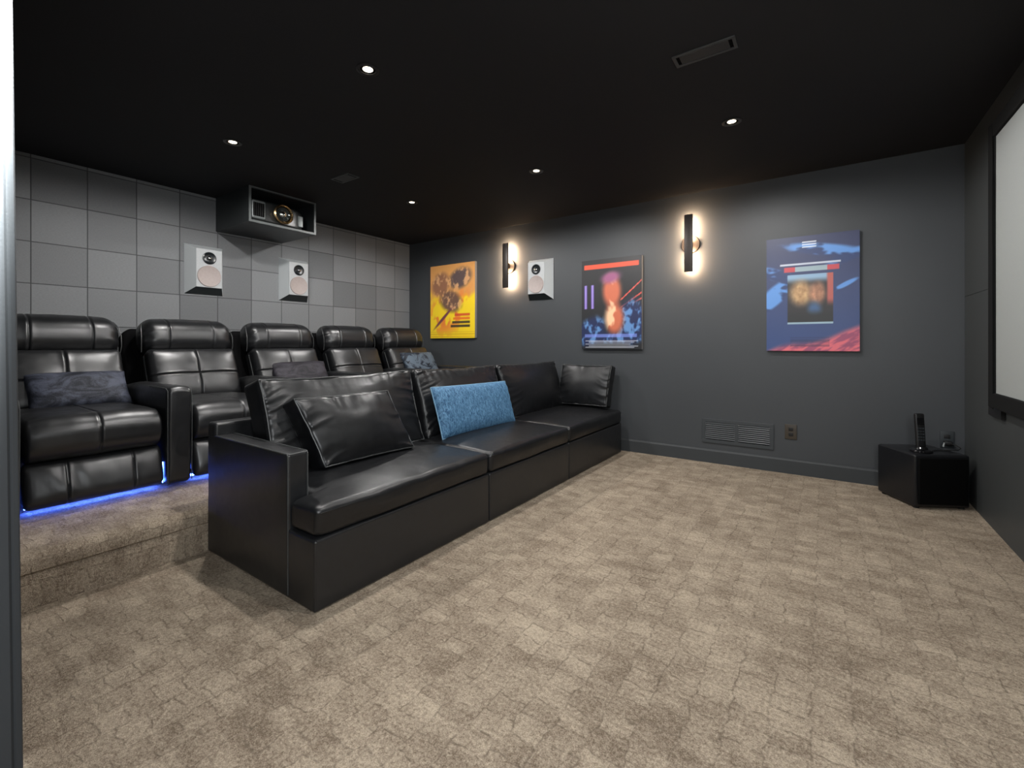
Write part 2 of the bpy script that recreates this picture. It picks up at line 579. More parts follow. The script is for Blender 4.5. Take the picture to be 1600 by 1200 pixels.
# door lining and moulded casing of the opening (its left leg leans in at the edge of the view)
def casing(x0, sgn, name):
    m_ = MB()
    k = 0.0125 * sgn
    def leg(pts):
        n = len(pts)
        z0, z1 = 0.0, OZ
        def sh(z):
            return 0.0125 * (1.0 - z) * -1
        V = [(x0 + sgn * a + 0, b + (z0 - 1.0) * -0.0 - 0.0098 * (1.0 - z0), z0) for a, b in pts]
        V = [(x0 + sgn * a, b - 0.0094 * (z0 - 1.0) * -1 * -1, z0) for a, b in pts]
        V2 = [(x0 + sgn * a, b - 0.0094 * (z1 - 1.0), z1) for a, b in pts]
        F = [tuple(range(n)), tuple(range(n, 2 * n))[::-1]] + [(i, (i + 1) % n, n + (i + 1) % n, n + i)[::-1] for i in range(n)]
        m_.add(V + V2, F)
    # profile (a = towards the opening, b = y)
    leg([(0.0, -0.02), (0.014, -0.02), (0.014, 0.121), (0.010, 0.124), (0.012, 0.127), (0.010, 0.132), (0.002, 0.1345), (-0.07, 0.1345), (-0.07, 0.119), (0.0, 0.119)])
    return struct(m_.build(name, M['white'], angle=30))
casing(OX0, 1, 'trim_2')
casing(OX1, -1, 'trim_3')
struct(MB().box((OX0 - 0.07, 0.119, OZ - 0.012), (OX1 + 0.07, 0.132, OZ + 0.07)).build('trim_4', M['white'], smooth=False))
# hallway behind the camera
struct(MB().box((2.4, -2.6, 0), (2.5, 0, H)).build('wall_hall_left', M['hall'], smooth=False))
struct(MB().box((W, -2.6, 0), (W + 0.1, 0, H)).build('wall_hall_right', M['hall'], smooth=False))
struct(MB().box((2.4, -2.6, 0), (W + 0.1, -2.5, H)).build('wall_hall_end', M['hall'], smooth=False))
struct(MB().box((2.4, -2.6, H), (W + 0.1, 0, H + 0.1)).build('ceiling_hall', M['hall'], smooth=False))

# baseboard along the poster wall
poly = [(D, 0), (D - 0.014, 0), (D - 0.014, 0.105), (D - 0.010, 0.112), (D - 0.006, 0.118), (D, 0.121)]
mb = MB(); mb.prism(poly, RX + 0.02, W, 'x')
struct(mb.build('baseboard_back', M['base'], angle=25))
poly = [(y, z + RZ) for y, z in poly]
mb = MB(); mb.prism(poly, 0, RX - 0.03, 'x')
struct(mb.build('baseboard_back_riser', M['base'], angle=25))

# ------------------------------------------------------------------ downlights
def downlight(loc, label, main=True):
    t = thing('recessed_downlight', label, 'ceiling light', loc, group='recessed ceiling lights')
    m1 = MB(); m1.lathe([(0.056, 0.0), (0.056, -0.004), (0.050, -0.006), (0.038, -0.004), (0.034, 0.012), (0.030, 0.012), (0.034, 0.0)], 40)
    m1.build('trim_ring', M['trim_black'], t)
    m2 = MB(); m2.lathe([(0.0, -0.002), (0.022, -0.001), (0.034, 0.003), (0.034, 0.010)], 32)
    m2.build('lamp_lens', M['lens_lit'], t)
    lamp('lamp_light', 'SPOT', (0, 0, -0.012), DOWN_E, (1.0, 0.975, 0.95), parent=t, spot_size=radians(177), spot_blend=0.3, shadow_soft_size=0.035)
    return t
downlight((2.848, 1.446, H), 'recessed downlight nearest the camera, above the front sofa')
downlight((1.41, 1.44, H), 'recessed downlight in front of the projector soffit, nearest the left edge')
downlight((1.436, 3.045, H), 'smallest recessed downlight, nearest the corner of the tiled wall and the poster wall')
downlight((2.849, 3.057, H), 'recessed downlight over the far sofa modules, in front of the left wall light')
downlight((4.262, 3.071, H), 'recessed downlight farthest right, nearest the projection screen')
downlight((4.262, 1.45, H), 'recessed downlight above the open carpet beside the camera')

# ------------------------------------------------------------------ ceiling vents
def ceiling_vent(x, y, lx, ly, label):
    t = thing('ceiling_vent', label, 'vent', (x, y, H))
    m1 = MB()
    a, b, w = lx / 2, ly / 2, 0.014
    m1.box((-a, -b, -0.006), (a, -b + w, 0)); m1.box((-a, b - w, -0.006), (a, b, 0))
    m1.box((-a, -b + w, -0.006), (-a + w, b - w, 0)); m1.box((a - w, -b + w, -0.006), (a, b - w, 0))
    m1.build('vent_frame', M['vent'], t, bevel=0.0015)
    m2 = MB().box((-a + w, -b + w, -0.0015), (a - w, b - w, 0)); m2.build('dark_opening', M['void'], t, smooth=False)
    m3 = MB().box((-a + w + 0.016, -b + w + 0.004, -0.005), (a - w - 0.016, b - w - 0.004, -0.002))
    m3.build('vent_blade', M['vent_slat'], t, bevel=0.001)
    return t
ceiling_vent(4.268, 2.265, 0.275, 0.100, 'black ceiling vent near the camera, right of the nearest downlight')
ceiling_vent(1.466, 2.28, 0.235, 0.115, 'small black ceiling vent between the projector soffit and the far downlights')

# ------------------------------------------------------------------ projector soffit box
t = thing('projector_cabinet', 'dark open-fronted box hanging from ceiling on the tiled wall around the projector', 'cabinet', (0, 2.215, 2.127))
hw, dp, ht, th = 0.313, 0.64, 0.313, 0.02
mb = MB()
mb.box((0.001, -hw, 0), (dp, hw, th)); mb.box((0.001, -hw, ht - th), (dp, hw, ht - 0.001))
mb.box((0.001, -hw, th), (dp, -hw + th, ht - th)); mb.box((0.001, hw - th, th), (dp, hw, ht - th))
mb.build('box_shell', M['soffit'], t, smooth=False)
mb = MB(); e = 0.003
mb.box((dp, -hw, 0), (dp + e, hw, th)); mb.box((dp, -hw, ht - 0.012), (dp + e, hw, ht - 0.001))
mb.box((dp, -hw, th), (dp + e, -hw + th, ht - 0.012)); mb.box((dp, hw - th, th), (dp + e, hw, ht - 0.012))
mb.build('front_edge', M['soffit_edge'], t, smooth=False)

t = thing('projector', 'dark home cinema projector with bronze ringed lens inside the ceiling box', 'projector', (0.60, 2.165, 2.157))
PW, PH = 0.233, 0.192
mb = MB(); mb.soft((-0.2, 0.02, PH / 2), (0.2, 0.255, PH / 2), 0.022, (4, 6, 3), k=3,
    fn=lambda x, y, z: (x - 0.03 * max(0, (abs(y) - 0.13) / 0.1) ** 2 * (1 if y > 0 else 0.3) * (x > 0), y, z - 0.016 * max(0, (y - 0.1) / 0.13) * (z > 0)))
mb.build('projector_body', M['proj'], t)
mb = MB()   # framed intake grille on the left
mb.soft((0.0, -0.163, 0.098), (0.012, 0.060, 0.082), (0.011, 0.018, 0.018), (1, 2, 2), k=3)
mb.build('intake_frame', M['proj_trim'], t)
mb = MB().box((0.008, -0.212, 0.036), (0.0135, -0.116, 0.158), 0.004); o = mb.build('intake_recess', M['void'], t)
mb = MB()
for i in range(6):
    y = -0.205 + i * 0.0165
    mb.box((0.0125, y, 0.038), (0.018, y + 0.005, 0.156))
mb.build('intake_fins', M['black'], t, smooth=False)
rotx = Matrix.Translation((0, 0, 0)) @ Matrix.Rotation(pi / 2, 4, 'Y')
LM = Matrix.Translation((0.0, 0.053, 0.104)) @ Matrix.Rotation(pi / 2, 4, 'Y')
MB().lathe([(0.078, 0.0), (0.090, 0.012), (0.090, 0.030), (0.080, 0.038), (0.072, 0.030), (0.066, 0.006)], 48, LM).build('lens_ring', M['gold'], t)
MB().lathe([(0.064, 0.008), (0.062, 0.018), (0.052, 0.010), (0.050, 0.020), (0.040, 0.012), (0.038, 0.024), (0.030, 0.016)], 48, LM).build('lens_barrel', M['lens'], t)
MB().lathe([(0.030, 0.016), (0.022, 0.026), (0.0, 0.032)], 32, LM).build('lens_glass', M['dome'], t)
MB().box((-0.03, 0.212, 0.03), (-0.012, 0.262, 0.135), 0.006).build('exhaust_panel', M['proj_trim'], t)
MB().lathe([(0.0035, 0), (0.0035, 0.004), (0, 0.005)], 12, Matrix.Translation((0.0, 0.108, 0.172)) @ Matrix.Rotation(pi / 2, 4, 'Y')).build('indicator_light', M['red'], t)
MB().box((-0.3, -0.17, -0.010), (0.002, 0.17, 0.0)).build('projector_plinth', M['proj_trim'], t, smooth=False)

# ------------------------------------------------------------------ wall speakers (angled cabinets)
def speaker(name, label, mat_world, mirror):
    """local frame: x out of wall, y along wall, z up; front face narrower, one flush side"""
    t = thing(name, label, 'speaker', group='angled grey surround speakers')
    t.matrix_world = mat_world
    s_ = -1 if mirror else 1
    # wall outline y 0..0.32 z 0..0.45 ; front face y .055...32 (flush far side) z .055...40
    w, h, d = 0.315, 0.452, 0.10
    back = [(0.0, 0.0), (w, 0.0), (w, h), (0.0, h)]
    fr = [(0.057, 0.060), (0.268, 0.060), (0.268, 0.408), (0.057, 0.408)]
    def P(y, z, x): return (x, s_ * y, z)
    B = [P(y, z, 0.001) for y, z in back]; F_ = [P(y, z, d) for y, z in fr]
    mb = MB(); mb.add(B + F_, [(0, 3, 7, 4), (1, 5, 6, 2), (0, 1, 2, 3)]); mb.build('cabinet_side', M['spk_side'], t, smooth=False)
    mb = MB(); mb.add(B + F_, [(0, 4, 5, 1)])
    mb.build('lower_bevel', M['spk_dark'], t, smooth=False)  # lower facet coloured darker than the other facets
    mb = MB(); mb.add(B + F_, [(3, 2, 6, 7)]); mb.build('upper_bevel', M['spk_side'], t, smooth=False)
    mb = MB().add([(d - 0.004, s_ * y, z) for y, z in fr] + [(d + 0.004, s_ * y, z) for y, z in fr],
                  [(0, 1, 2, 3), (4, 5, 6, 7), (0, 1, 5, 4), (1, 2, 6, 5), (2, 3, 7, 6), (3, 0, 4, 7)])
    mb.build('front_baffle', M['spk_face'], t, smooth=False, bevel=0.002)
    def at(y, z, x=d + 0.004): return Matrix.Translation((x, s_ * y, z)) @ Matrix.Rotation(pi / 2, 4, 'Y')
    MB().lathe([(0.097, 0.0), (0.097, 0.005), (0.093, 0.008), (0.09, 0.006), (0.0, 0.008)], 48, at(0.1625, 0.163)).build('woofer_cone', M['cone'], t)
    tw = MB().lathe([(0.056, 0.0), (0.056, 0.006), (0.050, 0.008), (0.038, 0.003), (0.020, 0.001)], 40, at(0.1625, 0.328)).build('tweeter_ring', M['tweet'], t)
    MB().lathe([(0.021, 0.001), (0.018, 0.010), (0.010, 0.016), (0.0, 0.018)], 24, at(0.1625, 0.328)).build('tweeter_dome', M['dome'], tw)
    MB().box((0.03, s_ * 0.17 - 0.012, h - 0.030), (0.038, s_ * 0.17 + 0.012, h - 0.020), 0.002).build('badge', M['dome'], t)
    return t
speaker('wall_speaker', 'grey angled wall speaker left of the projector box above the second recliner', Matrix.Translation((0, 1.645, 1.518)), False)
speaker('wall_speaker', 'grey angled wall speaker on the tiled wall, right of and below the projector box', Matrix.Translation((0, 2.500, 1.524)), False)
# poster wall: local x -> -Y world, local y -> mirrored X
mt = Matrix.Translation((2.29, D, 1.555)) @ Matrix.Rotation(-pi / 2, 4, 'Z')
# after the rotation local x=-Y, local y=+X ; mirror makes it grow to -X
speaker('wall_speaker', 'grey angled wall speaker on the charcoal wall beside the left wall light', mt, True)

# ------------------------------------------------------------------ wall lights
def sconce(x, label):
    t = thing('wall_light', label, 'wall light', (x, D, 1.97), group='backlit bar wall lights')
    MB().soft((0, -0.088, 0), (0.036, 0.010, 0.258), 0.003, (1, 1, 2), k=1).build('light_bar', M['sconce'], t)
    mb = MB(); mb.lathe([(0.082, 0.0), (0.082, 0.018), (0.078, 0.022), (0.0, 0.022)], 40, Matrix.Rotation(pi / 2, 4, 'X')); mb.build('wall_plate', M['sconce'], t)
    MB().box((-0.015, -0.078, -0.03), (0.015, -0.02, 0.03)).build('bracket', M['sconce'], t, smooth=False)
    mb = MB()
    mb.box((-0.028, -0.078, 0.040), (0.028, -0.072, 0.252)); mb.box((-0.028, -0.078, -0.252), (0.028, -0.072, -0.040))
    mb.build('light_strip', M['led_warm'], t, smooth=False)
    return t
sconce(1.702, 'lit bronze bar wall light between the yellow poster and the wall speaker')
sconce(3.730, 'lit bronze bar wall light between the black poster and the navy poster')

# ------------------------------------------------------------------ posters: plain generic artwork in similar colours
def poster(label, x0, x1, z0, z1, paint, nx, ny):
    t = thing('canvas_poster', label, 'poster', ((x0 + x1) / 2, D, z0))
    w, h = x1 - x0, z1 - z0
    MB().box((-w / 2, -0.036, 0), (w / 2, -0.001, h)).build('canvas_frame', M['canvas_side'], t, smooth=False)
    me = bpy.data.meshes.new('printed_face')
    V, F = [], []
    for j in range(ny + 1):
        for i in range(nx + 1):
            V.append((-w / 2 + w * i / nx, -0.0375, h * j / ny))
    for j in range(ny):
        for i in range(nx):
            a = j * (nx + 1) + i
            F.append((a, a + 1, a + nx + 2, a + nx + 1))
    me.from_pydata(V, [], F)
    ca = me.color_attributes.new('print', 'FLOAT_COLOR', 'POINT')
    for j in range(ny + 1):
        for i in range(nx + 1):
            c = paint(i / nx, j / ny, w / h)
            ca.data[j * (nx + 1) + i].color = (*s2l([max(0, min(255, q)) for q in c]), 1)
    m = NT('printed_canvas')
    at = m.n('ShaderNodeAttribute', attribute_name='print')
    m.l(at.outputs['Color'], m.b.inputs['Base Color'])
    m.b.inputs['Roughness'].default_value = 0.45
    m.bump(m.noise(m.coord(), 500, 2), 0.1, 0.001)
    me.materials.append(m.m)
    o = bpy.data.objects.new('printed_face', me)
    COL.objects.link(o); o.parent = t
    return t
def mixc(a, b, t):
    t = max(0, min(1, t)); return tuple(a[i] * (1 - t) + b[i] * t for i in range(3))
def ell(u, v, cu, cv, ru, rv, rot=0, soft=0.12):
    du, dv = u - cu, v - cv
    c, s_ = cos(rot), sin(rot)
    a, b = (du * c + dv * s_) / ru, (-du * s_ + dv * c) / rv
    return 1 - sst(1 - soft, 1 + soft, sqrt(a * a + b * b))
def fb(u, v, s_, seed=0):
    return 0.5 + nz(u * s_, v * s_, seed) * 0.6 + nz(u * s_ * 2.3, v * s_ * 2.3, seed + 5) * 0.35 + nz(u * s_ * 5, v * s_ * 5, seed + 9) * 0.2
def creditline(u, v, v0, hgt, u0, u1, seed):
    if abs(v - v0) > hgt or not (u0 < u < u1):
        return 0
    return 1 if nz(u * 60, v0 * 90, seed) > -0.15 else 0
def paint1(u, v, asp):
    # plain stand-in: yellow field with warm brown, grey and orange shapes
    c = (246, 212, 40)
    c = mixc(c, (222, 160, 92), sst(0.45, 0.62, v + (fb(u, v, 2.4, 1) - 0.5) * 0.35 - u * 0.12))
    c = mixc(c, (236, 132, 58), sst(0.5, 0.7, fb(u, v, 4, 2)) * ell(u, v, 0.42, 0.36, 0.46, 0.26, 0.4, 0.6))
    for (cu, cv, ru, rv, rot, col) in ((0.24, 0.74, 0.20, 0.15, 0.3, (150, 104, 78)), (0.68, 0.80, 0.24, 0.13, 0.2, (96, 80, 78)), (0.47, 0.50, 0.24, 0.14, -0.2, (112, 84, 70))):
        c = mixc(c, mixc(col, (214, 164, 118), sst(0.5, 0.75, fb(u, v, 8, 3))), ell(u, v, cu, cv, ru, rv, rot, 0.3))
    c = mixc(c, (112, 60, 74), ell(u, v, 0.30, 0.27, 0.24, 0.022, 0.6, 0.4))
    for k, col in enumerate(((206, 74, 44), (232, 110, 40), (52, 46, 40), (46, 42, 40))):
        v0 = 0.315 - 0.052 * k
        if abs(v - v0) < 0.017 and 0.56 - 0.03 * k < u < 0.90: c = mixc(c, col, 0.85)
    if v < 0.09: c = mixc(c, (220, 176, 34), 0.8 if (int(v * 60) % 2) else 0)
    return c
def paint2(u, v, asp):
    # plain stand-in: black ground, red bar and rays, warm column, blue sides
    c = (27, 28, 31)
    if 0.895 < v < 0.95 and 0.04 < u < 0.96:
        c = (228, 78, 48)
    for a, off in ((0.60, 0.0), (0.45, -0.13), (0.35, -0.19)):
        if u > 0.66 and abs(v - 0.73 - off + (0.99 - u) * a) < 0.008: c = (206, 84, 74)
    bl = mixc((26, 38, 78), (92, 136, 190), sst(0.45, 0.75, fb(u, v, 7, 12)))
    c = mixc(c, bl, ell(u, v, 0.84, 0.30, 0.22, 0.24, -0.3, 0.3))
    c = mixc(c, bl, ell(u, v, 0.16, 0.20, 0.26, 0.15, 0.3, 0.3))
    c = mixc(c, bl, ell(u, v, 0.5, 0.13, 0.6, 0.06, 0, 0.4))
    sk = mixc((196, 104, 74), (248, 196, 154), sst(0.40, 0.66, fb(u, v, 4, 15)))
    c = mixc(c, sk, ell(u, v, 0.56, 0.34, 0.15, 0.17, 0.15, 0.4))
    c = mixc(c, sk, ell(u, v, 0.52, 0.64, 0.15, 0.17, 0.1, 0.4))
    c = mixc(c, (150, 84, 124), ell(u, v, 0.50, 0.79, 0.15, 0.06, 0.1, 0.6))
    for uu in (0.07, 0.19):
        if abs(u - uu) < 0.028 and 0.45 < v < 0.72: c = mixc((70, 50, 130), (170, 150, 220), 1 - abs(u - uu) / 0.028)
    if abs(v - 0.15) < 0.018 and 0.05 < u < 0.93: c = mixc(c, (130, 150, 230), 0.7)
    for k in range(5):
        if abs(v - 0.095 + k * 0.019) < 0.0045 and 0.06 + 0.06 * (k % 2) < u < 0.95 - 0.06 * (k % 3): c = mixc(c, (200, 204, 214), 0.8)
    return c
def paint3(u, v, asp):
    # plain stand-in: navy ground with pale blue streaks, red base, framed warm picture panel
    c = mixc((52, 74, 124), (50, 56, 88), v)
    st = fb(u * 0.45 - v * 0.5, v * 1.3 + u * 0.3, 6, 22)
    lt = mixc((42, 60, 104), (94, 146, 212), sst(0.40, 0.62, st))
    for (cu, cv, ru, rv, rot) in ((0.62, 0.87, 0.42, 0.05, -0.12), (0.14, 0.54, 0.22, 0.06, 0.45), (0.08, 0.44, 0.20, 0.05, 0.5), (0.10, 0.68, 0.22, 0.05, -0.25), (0.86, 0.56, 0.13, 0.02, 0.35), (0.9, 0.80, 0.22, 0.045, 0.25)):
        c = mixc(c, lt, ell(u, v, cu, cv, ru, rv, rot, 0.3))
    rd = mixc((150, 74, 104), (218, 104, 116), sst(0.3, 0.7, fb(u * 0.7, v * 3 - u, 7, 30)))
    c = mixc(c, rd, sst(0.0, 0.07, (0.02 + 0.20 * u + 0.02 * sin(u * 8)) - v))
    if 0.69 < v < 0.735 and 0.20 < u < 0.80:
        c = (150, 170, 178) if 0.33 < u < 0.67 else (190, 72, 80)
    if 0.245 < v < 0.665 and 0.245 < u < 0.735:
        p, q = (u - 0.245) / 0.49, (v - 0.245) / 0.42
        c = mixc((40, 38, 40), (140, 172, 200), sst(0.78, 0.95, q))
        c = mixc(c, (176, 92, 84), sst(0.84, 0.9, p) * sst(0.3, 0.5, q))
        c = mixc(c, mixc((150, 112, 76), (220, 184, 134), fb(u, v, 12, 40)), ell(p, q, 0.30, 0.62, 0.24, 0.24, 0.4, 0.5))
        c = mixc(c, mixc((120, 84, 66), (204, 148, 114), fb(u, v, 12, 44)), ell(p, q, 0.66, 0.60, 0.17, 0.22, 0, 0.5))
        c = mixc(c, (62, 92, 130), ell(p, q, 0.60, 0.26, 0.14, 0.16, 0.3, 0.6))
        c = mixc(c, (32, 34, 36), sst(0.30, 0.12, q))
    if 0.235 < v < 0.25 and 0.245 < u < 0.735: c = (150, 176, 190)
    if abs(v - 0.757) < 0.007 and 0.16 < u < 0.81: c = mixc(c, (226, 232, 240), 0.8)
    for k in range(3):
        if abs(v - 0.944 + 0.021 * k) < 0.006 and 0.40 < u < 0.56: c = mixc(c, (226, 232, 240), 0.85)
    for k in range(6):
        if abs(v - 0.115 + 0.014 * k) < 0.004 and 0.27 < u < 0.70: c = mixc(c, (40, 40, 66), 0.5)
    return c
poster('yellow and orange portrait canvas poster, nearest the tiled wall', 0.445, 1.205, 1.137, 2.083, paint1, 90, 120)
poster('black, red and blue portrait canvas poster between the two wall lights', 2.650, 3.285, 1.008, 1.925, paint2, 100, 140)
poster('navy blue portrait canvas poster with red base, nearest the screen', 4.340, 4.955, 1.005, 1.925, paint3, 130, 190)

# ------------------------------------------------------------------ wall grille, outlets
t = thing('wall_grille', 'charcoal two-bank air return grille low on the poster wall', 'vent', (4.108, D, 0.178))
gw, gh = 0.281, 0.214
mb = MB()
fr = 0.030
for a, b in (((-gw, 0), (gw, fr)), ((-gw, gh - fr), (gw, gh)), ((-gw, fr), (-gw + fr, gh - fr)), ((gw - fr, fr), (gw, gh - fr)), ((-0.014, fr), (0.014, gh - fr))):
    mb.box((a[0], -0.010, a[1]), (b[0], -0.001, b[1]))
mb.build('grille_frame', M['grille'], t, smooth=False, bevel=0.002)
MB().box((-gw + fr, -0.003, fr), (gw - fr, -0.001, gh - fr)).build('duct_opening', M['void'], t, smooth=False)
for (a, b) in ((-gw + fr, -0.014), (0.014, gw - fr)):
    mb = MB()
    for i in range(9):
        z = fr + 0.007 + i * 0.0168
        mb.add([(a, -0.009, z), (b, -0.009, z), (b, -0.003, z + 0.009), (a, -0.003, z + 0.009), (a, -0.009, z + 0.002), (b, -0.009, z + 0.002), (b, -0.003, z + 0.011), (a, -0.003, z + 0.011)],
               [(0, 1, 2, 3), (4, 5, 6, 7), (0, 1, 5, 4), (2, 3, 7, 6), (0, 3, 7, 4), (1, 2, 6, 5)])
    mb.build('louvre_bank', M['grille'], t, smooth=False)

def outlet(name, x, z, w, h, mat, label):
    t = thing(name, label, 'outlet', (x, D, z))
    MB().soft((0, -0.004, 0), (w / 2, 0.0035, h / 2), 0.0025, (1, 1, 1), k=2).build('cover_plate', mat, t)
    mb = MB()
    for dz in (-0.021, 0.021):
        mb.soft((0, -0.0085, dz), (0.016, 0.002, 0.014), 0.0015, (1, 1, 1), k=2)
    mb.build('sockets', M['black'], t)
    return t
outlet('wall_outlet', 4.510, 0.343, 0.084, 0.122, M['outlet'], 'brown double wall outlet right of the air grille')
outlet('wall_outlet', 5.440, 0.392, 0.074, 0.117, M['outlet_dark'], 'dark wall outlet behind the phone in the corner')

# ------------------------------------------------------------------ projection screen
SX = W - 0.045
t = thing('projection_screen', 'large grey projection screen in a black velvet frame on the right wall', 'screen', (W, 2.36, 0.70))
# local: y along wall, x out of wall is -X
yF, yN, z0, z1, fw = 3.565 - 2.36, 0.88 - 2.36, 0.712 - 0.70, 2.262 - 0.70, 0.082
mb = MB()
xi, xo = -0.012, -0.048
mb.box((xo, yF - fw, z0), (-0.001, yF, z1)); mb.box((xo, yN, z0), (-0.001, yN + fw, z1))
mb.box((xo, yN + fw, z0), (-0.001, yF - fw, z0 + fw)); mb.box((xo, yN + fw, z1 - fw), (-0.001, yF - fw, z1))
mb.build('screen_frame', M['black_matt'], t, smooth=False, bevel=0.006)
MB().box((-0.034, yN + fw * 0.5, z0 + fw * 0.5), (-0.020, yF - fw * 0.5, z1 - fw * 0.5)).build('screen_cloth', M['screen'], t, smooth=False)
MB().box((-0.020, yF - 0.10, -0.045), (-0.001, yF + 0.125, 0.385)).build('wall_bracket', M['black'], t, smooth=False)

# ------------------------------------------------------------------ subwoofer cube in the corner, cordless phone on it
ang = math.atan2(0.5, 0.866)
SB = (5.212, 3.850)
t = thing('subwoofer', 'black lacquered cube subwoofer turned in the corner, carrying a phone', 'speaker', (SB[0], SB[1], 0), (0, 0, ang))
S = 0.332
mb = MB(); mb.soft((S / 2, S / 2, 0.18), (S / 2, S / 2, 0.168), 0.014, (3, 3, 3), k=3); mb.build('cabinet', M['sub'], t)
mb = MB(); mb.soft((S / 2, -0.004, 0.18), (S / 2 - 0.02, 0.008, 0.148), 0.006, (2, 1, 2), k=2); mb.build('grille_cloth', M['void'], t)
for a, b in ((0.03, 0.03), (S - 0.03, 0.03), (S - 0.03, S - 0.03), (0.03, S - 0.03)):
    MB().lathe([(0.016, 0.0), (0.016, 0.014)], 16, Matrix.Translation((a, b, 0))).build('rubber_foot', M['rubber'], t)

t = thing('cordless_phone', 'black cordless phone standing in its charging cradle on the corner subwoofer', 'phone', (5.262, 3.99, 0.348), (0, 0, radians(20)))
mb = MB(); mb.lathe([(0.058, 0.0), (0.060, 0.006), (0.056, 0.014), (0.036, 0.020), (0.030, 0.034), (0.0, 0.034)], 32,); mb.build('charging_cradle', M['blackgloss'], t)
tm = Matrix.Translation((0.0, 0.004, 0.026)) @ Matrix.Rotation(radians(-6), 4, 'X')
mb = MB(); mb.soft((0, 0, 0.112), (0.026, 0.013, 0.112), 0.010, (2, 2, 4), k=3, mat=tm); hs = mb.build('handset', M['black'], t)
MB().box((-0.018, -0.0145, 0.150), (0.018, -0.012, 0.195), 0, mat=tm).build('display', M['blackgloss'], hs, smooth=False)
mb = MB()
for i in range(3):
    for j in range(5):
        mb.box((-0.018 + i * 0.0135, -0.015, 0.045 + j * 0.019), (-0.009 + i * 0.0135, -0.012, 0.055 + j * 0.019), 0, mat=tm)
mb.build('keypad', M['outlet_dark'], hs, smooth=False)
t = thing('power_adapter', 'small black plug with pale tip and cord behind the corner phone', 'adapter', (5.44, D - 0.01, 0.372))
MB().soft((0, -0.028, 0), (0.022, 0.02, 0.014), 0.006, (1, 1, 1), k=2).build('plug_body', M['black'], t)
MB().tube([(0.01, -0.05, 0.0), (0.03, -0.08, 0.0), (0.045, -0.13, -0.01), (0.03, -0.17, -0.015), (-0.03, -0.20, -0.0205), (-0.09, -0.24, -0.0205), (-0.13, -0.29, -0.0205)], 0.0025, 6).build('cord', M['rubber'], t)
MB().tube([(-0.022, -0.045, 0.0), (-0.035, -0.10, -0.012)], 0.005, 8).build('pale_tip', M['clear'], t)

# ------------------------------------------------------------------ cushions
def ridge(n):
    return 0.5 - min(1.0, abs(n) * 2.2)

def wr(x, y, z, hx, hy, amp, fx, fy, seed, inset=0.45):
    """gathers that run inwards from the seams: strong at the rim, fading to the middle"""
    ex = 1 - min(1, (hx - abs(x)) / (hx * inset))
    ey = 1 - min(1, (hy - abs(y)) / (hy * inset))
    wx, wy = 0.03 * nz(x * 7, y * 7, seed), 0.03 * nz(x * 7, y * 7, seed + 3)
    ka = 0.45 + 0.9 * max(0, nz(seed, y * 6, 4) + 0.35)
    kb = 0.45 + 0.9 * max(0, nz(x * 6, seed, 6) + 0.35)
    sx = 1 if x > 0 else -1
    a = ex ** 1.5 * ridge(nz(x * 3 * sx + seed, (y + wx + 0.25 * x * sx) * fy, seed)) * ka
    b = ey ** 1.8 * ridge(nz((x + wy) * fx, y * 3, seed + 7)) * kb * 0.6
    return amp * (a + b)

def pillow(mb, w, h, tck, mat, pinch=0.06, seed=0, nx=28, ny=22, puff=0.5, wr_amp=0.008, sharp=2.6):
    """stuffed pillow in the local x (width) - y (height) plane, thickness along z"""
    V, F = [], []
    ids = {}
    def pos(i, j, side):
        u, v = -1 + 2 * i / nx, -1 + 2 * j / ny
        u = sin(u * pi / 2) * 0.35 + u * 0.65
        v = sin(v * pi / 2) * 0.35 + v * 0.65
        x = w / 2 * u * (1 - pinch * (1 - v * v) * abs(u) ** 1.5)
        y = h / 2 * v * (1 - pinch * 1.2 * (1 - u * u) * abs(v) ** 1.5)
        T = tck / 2 * ((1 - abs(u) ** sharp) * (1 - abs(v) ** sharp)) ** puff
        z = side * T
        if 0 < i < nx and 0 < j < ny:
            z += side * wr(x, y, z, w / 2, h / 2, wr_amp, 26, 26, seed + side * 2, 0.6) + nz(x * 5, y * 5, seed) * 0.006
        else:
            z += nz(x * 4, y * 4, seed) * 0.002
        return (x, y, z)
    for side in (1, -1):
        for j in range(ny + 1):
            for i in range(nx + 1):
                rim = i in (0, nx) or j in (0, ny)
                key = (i, j, 0 if rim else side)
                if key not in ids:
                    ids[key] = len(V); V.append(pos(i, j, side))
        for j in range(ny):
            for i in range(nx):
                def K(a, b): return ids[(a, b, 0 if (a in (0, nx) or b in (0, ny)) else side)]
                q = (K(i, j), K(i + 1, j), K(i + 1, j + 1), K(i, j + 1))
                F.append(q if side > 0 else q[::-1])
    mb.add(V, F, mat)
    rim = [pos(i, 0, 0) for i in range(nx)] + [pos(nx, j, 0) for j in range(ny)] + [pos(nx - i, ny, 0) for i in range(nx)] + [pos(0, ny - j, 0) for j in range(ny)]
    return [mat @ Vector(p) for p in rim]

def frame_from(p_bl, p_br, p_tl):
    """matrix whose x runs bl->br, y runs bl->tl, z faces out, origin at the middle"""
    bl, br, tl = Vector(p_bl), Vector(p_br), Vector(p_tl)
    X = (br - bl).normalized(); Yv = (tl - bl).normalized(); Z = X.cross(Yv).normalized()
    c = br + (tl - bl) / 2 - (br - bl) / 2
    m = Matrix((X, Yv, Z)).transposed().to_4x4()
    m.translation = c
    return m, (br - bl).length, (tl - bl).length

def throw_pillow(name, label, cat, bl, br, tl, tck, mat, pipe=None, **kw):
    m, w, h = frame_from(bl, br, tl)
    t = thing(name, label, cat, m.translation)
    m = m.copy(); m.translation = (0, 0, 0)
    mb = MB()
    rim = pillow(mb, w, h, tck, m, **kw)
    mb.build('pillow_cover', mat, t, angle=180)
    if pipe:
        MB().tube(rim, 0.004, 6, closed=True).build('piping', pipe, t)
    return t

